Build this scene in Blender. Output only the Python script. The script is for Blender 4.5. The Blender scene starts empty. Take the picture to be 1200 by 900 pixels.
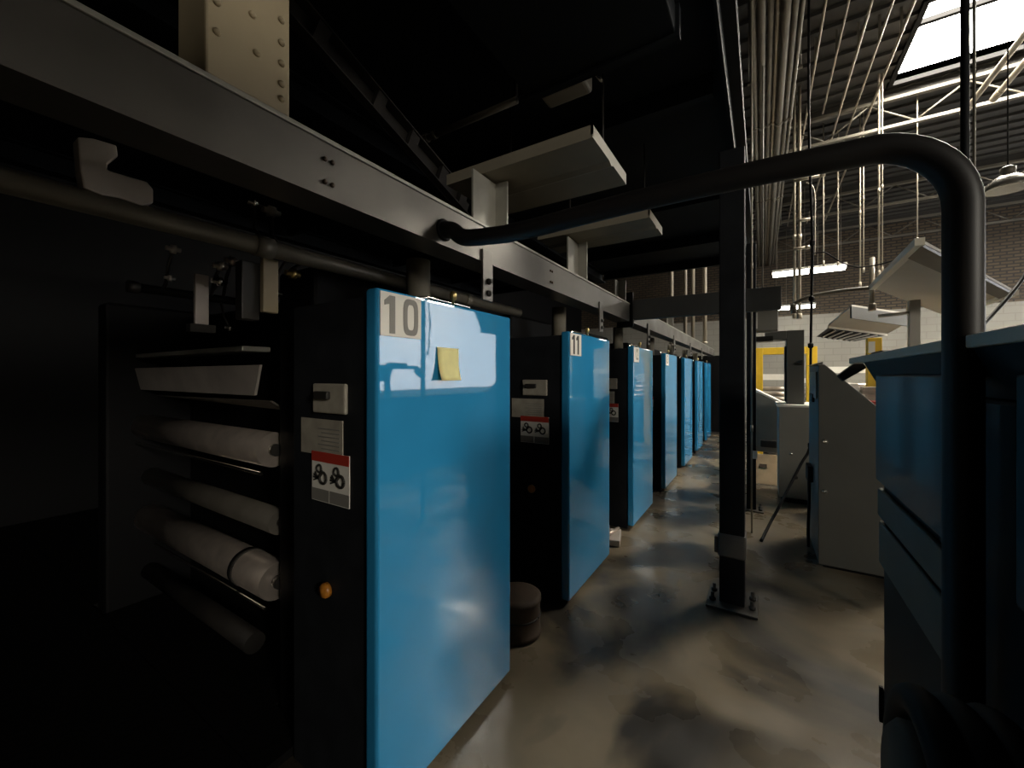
import bpy, bmesh, math, random
from mathutils import Vector, Matrix
random.seed(7)
R = math.radians
SC = bpy.context.scene
COL = SC.collection

# ------------------------------------------------------------------ camera
F = 470.0; HZ = 440.0; YAW = math.atan2(293.0, F); EYE = 1.55
CS, SN = math.cos(YAW), math.sin(YAW)
cam_d = bpy.data.cameras.new('camera')
cam_d.sensor_width = 36.0; cam_d.lens = F / 1200 * 36.0
cam_d.shift_y = -10.0 / 1200; cam_d.clip_start = 0.05; cam_d.clip_end = 200
cam = bpy.data.objects.new('camera', cam_d); COL.objects.link(cam)
cam.location = (0, 0, EYE); cam.rotation_euler = (R(90), 0, YAW)
SC.camera = cam

def ray(px, py):
    xc = (px - 600) / F
    return Vector((-SN + xc * CS, CS + xc * SN, (HZ - py) / F))
def at(px, py, X=None, Y=None, Z=None, t=None):
    """the point of the place seen at a pixel, on the plane X / Y / Z or at depth t"""
    d = ray(px, py)
    if X is not None: t = X / d.x
    elif Y is not None: t = Y / d.y
    elif Z is not None: t = (Z - EYE) / d.z
    return Vector((d.x * t, d.y * t, EYE + d.z * t))

# ------------------------------------------------------------------ materials
def mat(name, col, rough=0.5, metal=0.0, coat=0.0, coat_rough=0.05, coat_ior=1.5, var=0.0, vscale=6.0, bump=0.0, bscale=30.0,
        rvar=0.0, spec=0.5, stain=None, stain_scale=1.2, stain_lo=0.5, stain_hi=0.65):
    m = bpy.data.materials.new(name); m.use_nodes = True
    nt = m.node_tree; N = nt.nodes; L = nt.links
    b = N['Principled BSDF']
    b.inputs['Base Color'].default_value = (*col, 1)
    b.inputs['Roughness'].default_value = rough
    b.inputs['Metallic'].default_value = metal
    b.inputs['Coat Weight'].default_value = coat
    b.inputs['Coat Roughness'].default_value = coat_rough; b.inputs['Coat IOR'].default_value = coat_ior
    b.inputs['Specular IOR Level'].default_value = spec
    tc = N.new('ShaderNodeTexCoord')
    csock = None
    if var > 0:
        n = N.new('ShaderNodeTexNoise'); n.inputs['Scale'].default_value = vscale; n.inputs['Detail'].default_value = 6
        L.new(tc.outputs['Object'], n.inputs['Vector'])
        r = N.new('ShaderNodeValToRGB')
        r.color_ramp.elements[0].position = 0.3; r.color_ramp.elements[1].position = 0.7
        r.color_ramp.elements[0].color = (*[c * (1 - var) for c in col], 1)
        r.color_ramp.elements[1].color = (*[min(1, c * (1 + var)) for c in col], 1)
        L.new(n.outputs['Fac'], r.inputs['Fac']); csock = r.outputs['Color']
    if stain:
        n = N.new('ShaderNodeTexNoise'); n.inputs['Scale'].default_value = stain_scale; n.inputs['Detail'].default_value = 4
        n.inputs['Distortion'].default_value = 0.6
        L.new(tc.outputs['Object'], n.inputs['Vector'])
        r = N.new('ShaderNodeValToRGB')
        r.color_ramp.elements[0].position = stain_lo; r.color_ramp.elements[1].position = stain_hi
        L.new(n.outputs['Fac'], r.inputs['Fac'])
        mx = N.new('ShaderNodeMix'); mx.data_type = 'RGBA'
        L.new(r.outputs['Color'], mx.inputs[0])
        if csock: L.new(csock, mx.inputs[6])
        else: mx.inputs[6].default_value = (*col, 1)
        mx.inputs[7].default_value = (*stain, 1); csock = mx.outputs[2]
    if csock: L.new(csock, b.inputs['Base Color'])
    if rvar > 0:
        n = N.new('ShaderNodeTexNoise'); n.inputs['Scale'].default_value = 2.2; n.inputs['Detail'].default_value = 5
        L.new(tc.outputs['Object'], n.inputs['Vector'])
        mr = N.new('ShaderNodeMapRange')
        mr.inputs['From Min'].default_value = 0.3; mr.inputs['From Max'].default_value = 0.7
        mr.inputs['To Min'].default_value = max(0.02, rough - rvar); mr.inputs['To Max'].default_value = min(1, rough + rvar)
        L.new(n.outputs['Fac'], mr.inputs['Value']); L.new(mr.outputs['Result'], b.inputs['Roughness'])
    if bump > 0:
        n = N.new('ShaderNodeTexNoise'); n.inputs['Scale'].default_value = bscale; n.inputs['Detail'].default_value = 4
        L.new(tc.outputs['Object'], n.inputs['Vector'])
        bp = N.new('ShaderNodeBump'); bp.inputs['Strength'].default_value = bump; bp.inputs['Distance'].default_value = 0.02
        L.new(n.outputs['Fac'], bp.inputs['Height']); L.new(bp.outputs['Normal'], b.inputs['Normal'])
        if coat: L.new(bp.outputs['Normal'], b.inputs['Coat Normal'])
    return m
def emis(name, col, strength):
    m = bpy.data.materials.new(name); m.use_nodes = True
    b = m.node_tree.nodes['Principled BSDF']
    b.inputs['Base Color'].default_value = (0.8, 0.8, 0.8, 1)
    b.inputs['Emission Color'].default_value = (*col, 1); b.inputs['Emission Strength'].default_value = strength
    return m

M = {}
M['blue']    = mat('glossy_blue_paint', (0.030, 0.285, 0.575), 0.30, coat=1.0, coat_rough=0.03, coat_ior=1.9, bump=0.02, bscale=3.0, var=0.06, vscale=3, spec=0.0)
M['charcoal']= mat('charcoal_paint', (0.013, 0.0145, 0.017), 0.6, var=0.25, vscale=8, spec=0.15)
M['black']   = mat('black_machine_paint', (0.004, 0.004, 0.0045), 0.6, spec=0.15)
M['navy']    = mat('dark_deck_paint', (0.007, 0.009, 0.011), 0.7, var=0.3, vscale=2, spec=0.15)
M['grease']  = mat('greasy_iron', (0.02, 0.018, 0.016), 0.45, metal=0.3, var=0.4)
M['steel']   = mat('roller_steel', (0.72, 0.62, 0.54), 0.32, metal=0.85, var=0.12, vscale=12)
M['dullsteel']= mat('dull_roller_rubber', (0.10, 0.09, 0.075), 0.5, metal=0.3, var=0.2)
M['chrome']  = mat('bright_metal', (0.75, 0.72, 0.66), 0.18, metal=1.0)
M['guard']   = mat('guard_sheet_metal', (0.50, 0.45, 0.41), 0.45, metal=0.3, var=0.15)
M['girder']  = mat('girder_grey_paint', (0.14, 0.132, 0.12), 0.38, metal=0.65, var=0.15, vscale=4, rvar=0.10, bump=0.03, bscale=12)
M['beige']   = mat('beige_paint', (0.30, 0.245, 0.155), 0.55, var=0.08, vscale=5)
M['traybeige']= mat('tray_beige', (0.21, 0.187, 0.142), 0.6, var=0.15, vscale=3)
M['plate']   = mat('galvanised_plate', (0.34, 0.33, 0.29), 0.4, metal=0.4, var=0.15)
M['floorshade']   = mat('black_floor_shade', (0.004, 0.004, 0.004), 0.6, bump=0.3, bscale=40, spec=0.1)  # near-black stands for shade, painted over lit floor
M['post']    = mat('black_post_paint', (0.010, 0.011, 0.013), 0.55, var=0.3, spec=0.15)
M['tape']    = mat('grey_tape', (0.14, 0.13, 0.12), 0.5, var=0.2)
M['concrete']= mat('worn_concrete', (0.195, 0.157, 0.105), 0.33, var=0.35, vscale=1.6, rvar=0.20, bump=0.10, bscale=5,
                   stain=(0.036, 0.031, 0.025), stain_scale=1.1, stain_lo=0.46, stain_hi=0.58)
M['roof']    = mat('dark_roof_deck', (0.026, 0.024, 0.021), 0.7, var=0.3, vscale=0.8)
M['white']   = mat('white_wall_paint', (0.40, 0.385, 0.35), 0.7, var=0.06, vscale=1.5)
M['duct']    = mat('galvanised_conduit', (0.17, 0.155, 0.125), 0.45, metal=0.3, var=0.1)
M['conduit'] = mat('pale_conduit', (0.36, 0.315, 0.245), 0.4, metal=0.2)
M['truss']   = mat('truss_primer', (0.13, 0.117, 0.092), 0.5)
M['hood']    = mat('beige_hood_paint', (0.46, 0.43, 0.37), 0.6, var=0.06, vscale=2)
M['hoodedge']= mat('cream_hood_edge', (0.75, 0.70, 0.58), 0.5)
M['grey']    = mat('grey_cabinet_paint', (0.085, 0.083, 0.072), 0.5, var=0.06, vscale=3)
M['palegrey']= mat('pale_grey_cabinet_paint', (0.22, 0.21, 0.18), 0.5, var=0.06, vscale=3)
M['deskblue']= mat('dark_blue_desk_paint', (0.012, 0.042, 0.056), 0.4, coat=0.12, var=0.15, vscale=3, spec=0.2)
M['deskgrey']= mat('grey_green_desk_paint', (0.13, 0.132, 0.115), 0.5, var=0.12, vscale=3, spec=0.2)
M['deskdark']= mat('dark_teal_desk_paint', (0.012, 0.019, 0.023), 0.5, var=0.2, spec=0.15)
M['cream']   = mat('cream_edge_band', (0.85, 0.78, 0.66), 0.5)
M['yellow']  = mat('safety_yellow', (0.75, 0.47, 0.03), 0.45, var=0.1)
M['paper']   = mat('white_paper', (0.80, 0.77, 0.70), 0.7)
M['card']    = mat('grubby_card', (0.36, 0.33, 0.27), 0.6, var=0.2, vscale=12)
M['gunmetal']= mat('gunmetal_paint', (0.030, 0.030, 0.028), 0.6, var=0.15)
M['note']    = mat('yellow_note_paper', (0.86, 0.80, 0.36), 0.7, var=0.06, vscale=20)
M['red']     = mat('red_print', (0.42, 0.035, 0.02), 0.6)
M['ink']     = mat('black_print', (0.02, 0.018, 0.016), 0.6)
M['digit']   = mat('grey_digit_print', (0.22, 0.21, 0.19), 0.6)
M['orange']  = mat('orange_plastic', (0.42, 0.16, 0.02), 0.35)
M['rubber']  = mat('black_rubber', (0.008, 0.008, 0.008), 0.6, spec=0.15)
M['rust']    = mat('rust_brown', (0.06, 0.038, 0.022), 0.7, var=0.3)
M['wood']    = mat('pale_wood', (0.50, 0.36, 0.21), 0.6, var=0.2)
M['hose']    = mat('dark_brown_pipe_paint', (0.007, 0.006, 0.006), 0.5)
M['brass']   = mat('brass', (0.70, 0.52, 0.22), 0.3, metal=0.9)
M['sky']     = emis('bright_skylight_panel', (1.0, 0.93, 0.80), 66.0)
M['daylight'] = emis('frosted_daylight_pane', (0.88, 0.92, 1.0), 2.6)
M['tube']    = emis('fluorescent_tube', (1.0, 0.97, 0.88), 14.0)
M['lampglass'] = mat('prismatic_lamp_glass', (0.22, 0.21, 0.19), 0.25, metal=0.5)

def brick_material():
    m = bpy.data.materials.new('brick_over_white_paint'); m.use_nodes = True
    nt = m.node_tree; N = nt.nodes; L = nt.links; b = N['Principled BSDF']
    b.inputs['Roughness'].default_value = 0.75
    tc = N.new('ShaderNodeTexCoord')
    mp = N.new('ShaderNodeMapping'); mp.inputs['Rotation'].default_value = (R(90), 0, 0)
    L.new(tc.outputs['Object'], mp.inputs['Vector'])
    br = N.new('ShaderNodeTexBrick')
    br.inputs['Color1'].default_value = (0.11, 0.082, 0.050, 1); br.inputs['Color2'].default_value = (0.08, 0.056, 0.034, 1)
    br.inputs['Mortar'].default_value = (0.035, 0.029, 0.022, 1)
    br.inputs['Scale'].default_value = 1.0; br.inputs['Brick Width'].default_value = 0.24; br.inputs['Row Height'].default_value = 0.085
    br.inputs['Mortar Size'].default_value = 0.018
    L.new(mp.outputs['Vector'], br.inputs['Vector'])
    br2 = N.new('ShaderNodeTexBrick')
    br2.inputs['Color1'].default_value = (0.33, 0.315, 0.27, 1); br2.inputs['Color2'].default_value = (0.31, 0.295, 0.255, 1)
    br2.inputs['Mortar'].default_value = (0.27, 0.255, 0.22, 1)
    br2.inputs['Scale'].default_value = 1.0; br2.inputs['Brick Width'].default_value = 0.42; br2.inputs['Row Height'].default_value = 0.2
    br2.inputs['Mortar Size'].default_value = 0.012
    L.new(mp.outputs['Vector'], br2.inputs['Vector'])
    sx = N.new('ShaderNodeSeparateXYZ'); L.new(tc.outputs['Object'], sx.inputs['Vector'])
    gt = N.new('ShaderNodeMath'); gt.operation = 'GREATER_THAN'; gt.inputs[1].default_value = 3.5
    L.new(sx.outputs['Z'], gt.inputs[0])
    mx = N.new('ShaderNodeMix'); mx.data_type = 'RGBA'
    L.new(gt.outputs[0], mx.inputs[0]); L.new(br2.outputs['Color'], mx.inputs[6]); L.new(br.outputs['Color'], mx.inputs[7])
    L.new(mx.outputs[2], b.inputs['Base Color'])
    return m
M['brick'] = brick_material()

# ------------------------------------------------------------------ mesh builder
class MB:
    def __init__(self): self.bm = bmesh.new()
    def _add(self, vs, fs, smooth=False):
        bv = [self.bm.verts.new(v) for v in vs]
        for f in fs:
            try:
                fc = self.bm.faces.new([bv[i] for i in f]); fc.smooth = smooth
            except ValueError: pass
        return self
    def box(self, lo, hi, rot=None, piv=None):
        x0, y0, z0 = lo; x1, y1, z1 = hi
        vs = [Vector(p) for p in ((x0,y0,z0),(x1,y0,z0),(x1,y1,z0),(x0,y1,z0),(x0,y0,z1),(x1,y0,z1),(x1,y1,z1),(x0,y1,z1))]
        if rot is not None:
            c = Vector(piv) if piv is not None else sum(vs, Vector()) / 8
            vs = [c + rot @ (v - c) for v in vs]
        return self._add(vs, [(0,3,2,1),(4,5,6,7),(0,1,5,4),(1,2,6,5),(2,3,7,6),(3,0,4,7)])
    def quadbox(self, a, b, c, d, th):
        """a slab on the quad a b c d, thickened along its normal by th"""
        a, b, c, d = map(Vector, (a, b, c, d))
        n = (b - a).cross(d - a).normalized() * th
        return self._add([a,b,c,d,a+n,b+n,c+n,d+n], [(0,3,2,1),(4,5,6,7),(0,1,5,4),(1,2,6,5),(2,3,7,6),(3,0,4,7)])
    def bar(self, p, q, w, h):
        p, q = Vector(p), Vector(q); d = (q - p).normalized()
        up = Vector((0,0,1)) if abs(d.z) < 0.95 else Vector((0,1,0))
        s = d.cross(up).normalized() * w/2; u = s.normalized().cross(d).normalized() * h/2
        vs = [p-s-u,p+s-u,p+s+u,p-s+u,q-s-u,q+s-u,q+s+u,q-s+u]
        return self._add(vs, [(0,3,2,1),(4,5,6,7),(0,1,5,4),(1,2,6,5),(2,3,7,6),(3,0,4,7)])
    def tube(self, pts, r, seg=14, caps=True):
        pts = [Vector(p) for p in pts]; n = len(pts)
        rs = r if isinstance(r, (list, tuple)) else [r] * n
        vs = []; prev = None
        for i, p in enumerate(pts):
            d = (pts[min(i+1, n-1)] - pts[max(i-1, 0)]).normalized()
            if prev is None:
                u = d.orthogonal().normalized()
            else:
                u = (prev - d * prev.dot(d)).normalized()
            prev = u; v = d.cross(u)
            for k in range(seg):
                a = 2*math.pi*k/seg
                vs.append(p + (u*math.cos(a) + v*math.sin(a)) * rs[i])
        fs = [(i*seg+k, i*seg+(k+1)%seg, (i+1)*seg+(k+1)%seg, (i+1)*seg+k) for i in range(n-1) for k in range(seg)]
        bv = [self.bm.verts.new(x) for x in vs]
        for f in fs:
            fc = self.bm.faces.new([bv[i] for i in f]); fc.smooth = True
        if caps:
            self.bm.faces.new([bv[k] for k in reversed(range(seg))])
            self.bm.faces.new([bv[(n-1)*seg+k] for k in range(seg)])
        return self
    def prism(self, poly, ext):
        """polygon of 3-D points, extruded by the vector ext"""
        poly = [Vector(p) for p in poly]; e = Vector(ext); n = len(poly)
        vs = poly + [p + e for p in poly]
        return self._add(vs, [tuple(reversed(range(n))), tuple(range(n, 2*n))] + [(i,(i+1)%n,n+(i+1)%n,n+i) for i in range(n)])
    def lathe(self, c, prof, seg=28, axis='Z'):
        c = Vector(c); vs = []
        for r, h in prof:
            for k in range(seg):
                a = 2*math.pi*k/seg; x, y = r*math.cos(a), r*math.sin(a)
                vs.append(c + (Vector((x,y,h)) if axis == 'Z' else Vector((h,x,y)) if axis == 'X' else Vector((y,h,x))))
        n = len(prof)
        fs = [(i*seg+k, i*seg+(k+1)%seg, (i+1)*seg+(k+1)%seg, (i+1)*seg+k) for i in range(n-1) for k in range(seg)]
        bv = [self.bm.verts.new(x) for x in vs]
        for f in fs:
            fc = self.bm.faces.new([bv[i] for i in f]); fc.smooth = True
        for i, rev in ((0, True), (n-1, False)):
            if prof[i][0] > 1e-5:
                ks = range(seg)
                self.bm.faces.new([bv[i*seg+k] for k in (reversed(ks) if rev else ks)])
        return self
    def torus(self, c, R0, r, axis='X', a0=0, a1=2*math.pi, seg=48):
        pts = []
        for k in range(seg+1):
            a = a0 + (a1-a0)*k/seg; x, y = R0*math.cos(a), R0*math.sin(a)
            pts.append(Vector(c) + (Vector((0,x,y)) if axis == 'X' else Vector((x,0,y)) if axis == 'Y' else Vector((x,y,0))))
        return self.tube(pts, r, 12)
    def build(self, name, m, parent=None, bevel=0.0, segs=2, origin=None):
        bm = self.bm
        bmesh.ops.recalc_face_normals(bm, faces=bm.faces)
        if bevel > 0:
            es = [e for e in bm.edges if len(e.link_faces) == 2 and e.calc_face_angle(0) > R(35)]
            bmesh.ops.bevel(bm, geom=es, offset=bevel, segments=segs, affect='EDGES', profile=0.5, clamp_overlap=True)
        root = parent
        while root is not None and root.parent is not None: root = root.parent
        o0 = root.location.copy() if root is not None else (Vector(origin) if origin is not None else None)
        if o0 is None:
            xs = [v.co for v in bm.verts]
            lo = [min(v[i] for v in xs) for i in range(3)]; hi = [max(v[i] for v in xs) for i in range(3)]
            o0 = Vector(((lo[0]+hi[0])/2, (lo[1]+hi[1])/2, lo[2]))
        bmesh.ops.translate(bm, verts=bm.verts, vec=-o0)
        me = bpy.data.meshes.new(name); bm.to_mesh(me); bm.free()
        ob = bpy.data.objects.new(name, me); COL.objects.link(ob)
        me.materials.append(M[m] if isinstance(m, str) else m)
        if parent is not None: ob.parent = parent
        else: ob.location = o0
        return ob

def tag(o, label, cat, group=None, kind=None):
    if label: o['label'] = label
    if cat: o['category'] = cat
    if group: o['group'] = group
    if kind: o['kind'] = kind
    return o
def thing(name, label, cat, loc=(0,0,0), group=None):
    o = bpy.data.objects.new(name, None); COL.objects.link(o); o.location = loc; o.empty_display_size = 0.1
    return tag(o, label, cat, group)
def structure(o): o['kind'] = 'structure'; return o
def copy_tree(o, parent=None):
    c = o.copy(); COL.objects.link(c)
    if parent is not None: c.parent = parent
    for ch in [x for x in KIDS.get(o.name, [])]: copy_tree(ch, c)
    return c
KIDS = {}
def index_kids():
    KIDS.clear()
    for o in bpy.data.objects:
        if o.parent is not None: KIDS.setdefault(o.parent.name, []).append(o)
def text_mesh(s, size, sx, m, name, parent, mtx, depth=0.001, weight=0.0):
    cu = bpy.data.curves.new('text', 'FONT'); cu.body = s; cu.size = size; cu.extrude = depth; cu.offset = weight
    cu.align_x = 'CENTER'; cu.align_y = 'CENTER'; cu.resolution_u = 4
    tmp = bpy.data.objects.new('text', cu); COL.objects.link(tmp)
    dg = bpy.context.evaluated_depsgraph_get(); dg.update()
    me = bpy.data.meshes.new_from_object(tmp.evaluated_get(dg))
    bpy.data.objects.remove(tmp); bpy.data.curves.remove(cu)
    me.transform(mtx @ Matrix.Diagonal((sx, 1, 1, 1)))
    me.materials.clear(); me.materials.append(M[m])
    ob = bpy.data.objects.new(name, me); COL.objects.link(ob)
    root = parent
    while root.parent is not None: root = root.parent
    me.transform(Matrix.Translation(-root.location)); ob.parent = parent
    return ob

# ------------------------------------------------------------------ the setting
ROOF = 6.05; XL, XR, YN, YF = -6.5, 8.4, -5.0, 16.0
structure(MB().box((XL-.2, YN-.2, -.12), (XR+.2, YF+.2, 0)).build('floor', 'concrete', origin=(0,0,0)))
structure(MB().box((XL-.2, YF, -.1), (XR+.2, YF+.2, ROOF+.3)).build('wall_far', 'brick', origin=(0,YF,0)))
structure(MB().box((XR, YN, -.1), (XR+.2, YF, ROOF+.3)).build('wall_right', 'white', origin=(XR,0,0)))
structure(MB().box((XL-.2, YN, -.1), (XL, YF, ROOF+.3)).build('wall_left', 'black', origin=(XL,0,0)))
structure(MB().box((XL-.2, YN-.2, -.1), (XR+.2, YN, ROOF+.3)).build('wall_near', 'black', origin=(0,YN,0)))
SKY = [(1.70, 3.95, 6.7, 8.3), (5.0, 6.6, 9.4, 11.6)]  # second opening: added unseen skylight to light the doors and right wall
def ceiling():
    xs = sorted({XL-.2, XR+.2} | {s[0] for s in SKY} | {s[1] for s in SKY}); ys = sorted({YN-.2, YF+.2} | {s[2] for s in SKY} | {s[3] for s in SKY})
    mb = MB()
    for i in range(len(xs)-1):
        for j in range(len(ys)-1):
            cx, cy = (xs[i]+xs[i+1])/2, (ys[j]+ys[j+1])/2
            if any(s[0] < cx < s[1] and s[2] < cy < s[3] for s in SKY): continue
            mb.box((xs[i], ys[j], ROOF), (xs[i+1], ys[j+1], ROOF+.12))
    y = YN                                                     # ribs of the steel roof deck, running across the hall
    while y < YF:
        segs = [(XL, XR)]
        for s in SKY:
            if s[2] - .1 < y < s[3] + .1:
                segs = [q for (a, b) in segs for q in ((a, min(b, s[0])), (max(a, s[1]), b)) if q[1] - q[0] > .05]
        for a, b in segs: mb.box((a, y, ROOF-.045), (b, y+.09, ROOF+.01))
        y += 0.32
    return structure(mb.build('ceiling', 'roof', origin=(0,0,ROOF)))
ceiling()
for i, (x0, x1, y0, y1) in enumerate(SKY):
    w = thing('window_%d' % (i+1), None, None, (x0, y0, ROOF)); structure(w)
    MB().box((x0, y0, ROOF+.10), (x1, y1, ROOF+.115)).build('pane', 'sky', w)
    f = MB()
    for (a, b) in (((x0-.06, y0-.06), (x1+.06, y0)), ((x0-.06, y1), (x1+.06, y1+.06)), ((x0-.06, y0), (x0, y1)), ((x1, y0), (x1+.06, y1))):
        f.box((a[0], a[1], ROOF-.06), (b[0], b[1], ROOF+.2))
    f.build('frame', 'black', w)
    g = MB(); k = y1 - 1.1
    while k > y0 + .3:
        g.box((x0, k-.03, ROOF+.03), (x1, k+.03, ROOF+.09)); k -= 1.1
    g.build('glazing_bar', 'black', w)

for i, (y0, y1, z0, z1, pm) in enumerate(((8.2, 15.8, 1.0, 4.5, 'daylight'), (-3.4, -2.0, 2.9, 4.2, 'sky'))):  # second pane: added out of view to light the exposed rollers
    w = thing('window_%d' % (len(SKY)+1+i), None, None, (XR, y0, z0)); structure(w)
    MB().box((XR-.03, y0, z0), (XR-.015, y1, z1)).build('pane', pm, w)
    f = MB()
    for (a, b) in (((y0-.08, z0-.08), (y1+.08, z0)), ((y0-.08, z1), (y1+.08, z1+.08)), ((y0-.08, z0), (y0, z1)), ((y1, z0), (y1+.08, z1))):
        f.box((XR-.06, a[0], a[1]), (XR, b[0], b[1]))
    f.build('frame', 'palegrey', w)

# ------------------------------------------------------------------ press units
PX, PY0, PITCH, DW = -1.09, 0.896, 1.572, 0.84
def make_unit():
    u = thing('printing_unit', '', 'printing press unit', (PX, PY0, 0))
    X, Y = PX, PY0
    MB().box((X-.52, Y+.012, 0.0), (X-.062, Y+.82, 1.825)).build('cabinet', 'charcoal', u, bevel=.008)
    d = MB().box((X-.06, Y, .04), (X, Y+DW, 1.846)).build('door', 'blue', u, bevel=.012, segs=3)
    MB().box((X-.80, Y+.10, 0.0), (X-.522, Y+.80, 2.02)).build('side_frame', 'black', u, bevel=.02)
    MB().box((X-2.45, Y+.34, 0.0), (X-.82, Y+.80, 1.97)).build('press_core', 'black', u, bevel=.02)
    MB().box((X-2.62, Y-.10, 0.0), (X-2.46, Y+.80, 2.02)).build('gear_frame', 'black', u, bevel=.02)
    def rol(x1, y, z, r, m, journal=True):
        ro = MB().tube([(X-2.45, y, z), (x1, y, z)], r, 28).build('roller', m, u)
        if journal: MB().tube([(x1, y, z), (X-.805, y, z)], r*.35, 12).build('journal', 'grease', ro)
        return ro
    ry = Y + .10
    rol(X-.83, ry, 1.205, .080, 'steel')
    rol(X-.83, ry+.03, .860, .058, 'dullsteel')
    r2 = rol(X-.84, ry+.02, .585, .086, 'steel')
    MB().tube([(X-1.13, ry+.02, .585), (X-1.09, ry+.02, .585)], .090, 28).build('collar', 'ink', r2)
    rol(X-1.05, ry+.02, .22, .05, 'grease', False)
    MB().tube([(X-2.4, ry-.06, 1.105), (X-.83, ry-.06, 1.105)], .009, 10).build('rod', 'chrome', u)
    MB().tube([(X-2.2, ry-.03, .475), (X-.85, ry-.03, .475)], .007, 10).build('rod', 'chrome', u)
    MB().prism([(X-.84, ry-.06, 1.597), (X-.95, ry-.03, 1.455), (X-2.45, ry-.03, 1.455), (X-2.45, ry-.06, 1.597)], (0, .012, .002)).build('guard', 'guard', u)
    MB().prism([(X-.83, ry-.02, 1.43), (X-1.6, ry-.06, 1.425), (X-2.2, ry-.02, 1.42), (X-.83, ry+.05, 1.385)], (0, .01, .004)).build('drip_lip', 'dullsteel', u)
    MB().box((X-2.40, ry-.07, 1.665), (X-.98, ry+.06, 1.69)).build('tray', 'plate', u, bevel=.004)
    # on top of the cabinet
    MB().tube([(X-.31, Y+.50, 1.82), (X-.31, Y+.50, 2.10)], .056, 20).build('riser_pipe', 'traybeige', u)
    g = MB().lathe((X-.05, Y+.45, 1.846), [(.006,0),(.006,.03),(.014,.035),(.016,.055),(.010,.068),(.0,.07)], 14).build('grease_cap', 'brass', u)
    MB().tube([(X-.13, Y+.30, 1.825), (X-.13, Y+.30, 1.87), (X-.13, Y+.38, 1.885), (X-.13, Y+.66, 1.885), (X-.13, Y+.68, 1.82)], .009, 8).build('oil_line', 'chrome', u)
    # on the flank of the cabinet
    fy = Y + .012
    p = MB().box((-1.45, fy-.016, 1.41), (-1.255, fy, 1.52)).build('latch_plate', 'card', u, bevel=.006)
    MB().box((-1.42, fy-.034, 1.462), (-1.335, fy-.016, 1.492)).build('latch', 'ink', p, bevel=.005)
    c = MB().box((-1.545, fy-.004, 1.25), (-1.285, fy, 1.385)).build('notice_card', 'card', u)
    l = MB()
    for k in range(6): l.box((-1.43 + .02*(k % 2), fy-.006, 1.348-.015*k), (-1.30, fy-.0035, 1.352-.015*k))
    l.build('print', 'digit', c)
    w = MB().box((-1.47, fy-.005, 1.075), (-1.245, fy-.001, 1.262)).build('warning_sign', 'paper', u)
    MB().box((-1.47, fy-.007, 1.225), (-1.245, fy-.0045, 1.262)).build('warning_band', 'red', w)
    q = MB()
    for cx in (-1.41, -1.305):                                 # pictograms: a hand drawn into a pair of rollers
        q.torus((cx+.012, fy-.006, 1.165), .021, .005, 'Y', seg=20); q.torus((cx-.012, fy-.006, 1.198), .014, .004, 'Y', seg=20)
        for a in (-.9, -.5, -.1, .3): q.bar((cx-.02, fy-.006, 1.16), (cx-.02-.03*math.cos(a), fy-.006, 1.16-.03*math.sin(a)), .003, .006)
        q.bar((cx-.02, fy-.006, 1.16), (cx+.01, fy-.006, 1.19), .003, .014)
    q.build('pictogram', 'ink', w)
    MB().box((-1.47, fy-.007, 1.078), (-1.362, fy-.0045, 1.122)).box((-1.356, fy-.007, 1.078), (-1.245, fy-.0045, 1.122)).build('caption', 'digit', w)
    k = MB().lathe((-1.38, fy, .75), [(.028,0),(.028,-.012),(.022,-.022),(.0,-.027)], 24, 'Y').build('knob', 'orange', u)
    return u, d
unit, door0 = make_unit()
index_kids()
units = [unit]
for i in range(1, 7):
    c = copy_tree(unit); c.location = (PX, PY0 + PITCH*i, 0); units.append(c)
UL = ['press unit behind the nearest glossy blue door, plate 10, with exposed steel rollers',
      'press unit behind the blue door with number plate 11, second from the camera',
      'press unit with third blue door from the camera, between plate 11 and the fourth door',
      'fourth press unit from the camera, narrow bright blue door in the row',
      'fifth press unit from the camera, blue door with pale reflection on top',
      'sixth press unit from the camera, second last blue door in the row',
      'seventh and farthest press unit, last blue door at the end of the aisle']
for u, l in zip(units, UL): tag(u, l, 'printing press unit', 'blue-doored printing press units along the aisle')
def door_of(u): return next(c for c in bpy.data.objects if c.parent == u and c.name.startswith('door'))
bpy.context.view_layer.update()
for i, (num, col) in enumerate((('10', 'digit'), ('11', 'ink'), ('12', 'digit'), ('13', 'digit'))):
    u = units[i]; d = door_of(u); X, Y = PX, u.location.y
    p = MB().box((X+.0005, Y+.012, 1.686), (X+.005, Y+.20, 1.836)).build('number_plate', 'paper', d)
    mt = Matrix.Translation((X+.0055, Y+.106, 1.762)) @ Matrix(((0,0,1,0),(1,0,0,0),(0,1,0,0),(0,0,0,1)))
    # digits: plain condensed strokes
    g = MB()
    def one(c):
        g.box((X+.004, c-.012, 1.695), (X+.0065, c+.012, 1.825)); g.prism([(X+.004, c-.012, 1.825), (X+.004, c-.034, 1.806), (X+.004, c-.034, 1.790), (X+.004, c-.012, 1.796)], (.0025, 0, 0))
    def zero(c):
        n = 28; o = []; q = []
        for k in range(n):
            a = 2*math.pi*k/n; s = lambda v: math.copysign(abs(v)**.55, v)
            o.append(Vector((X+.004, c+.036*s(math.cos(a)), 1.760+.066*s(math.sin(a))))); q.append(Vector((X+.004, c+.017*s(math.cos(a)), 1.760+.046*s(math.sin(a)))))
        for k in range(n): g.prism([o[k], o[(k+1) % n], q[(k+1) % n], q[k]], (.0025, 0, 0))
    if num == '10': one(Y+.062); zero(Y+.148); g.build('number', col, p)
    elif num == '11': one(Y+.070); one(Y+.142); g.build('number', col, p)
    else:
        g.bm.free(); text_mesh(num, .16, .8, col, 'number', p, mt, .001, .004)
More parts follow.
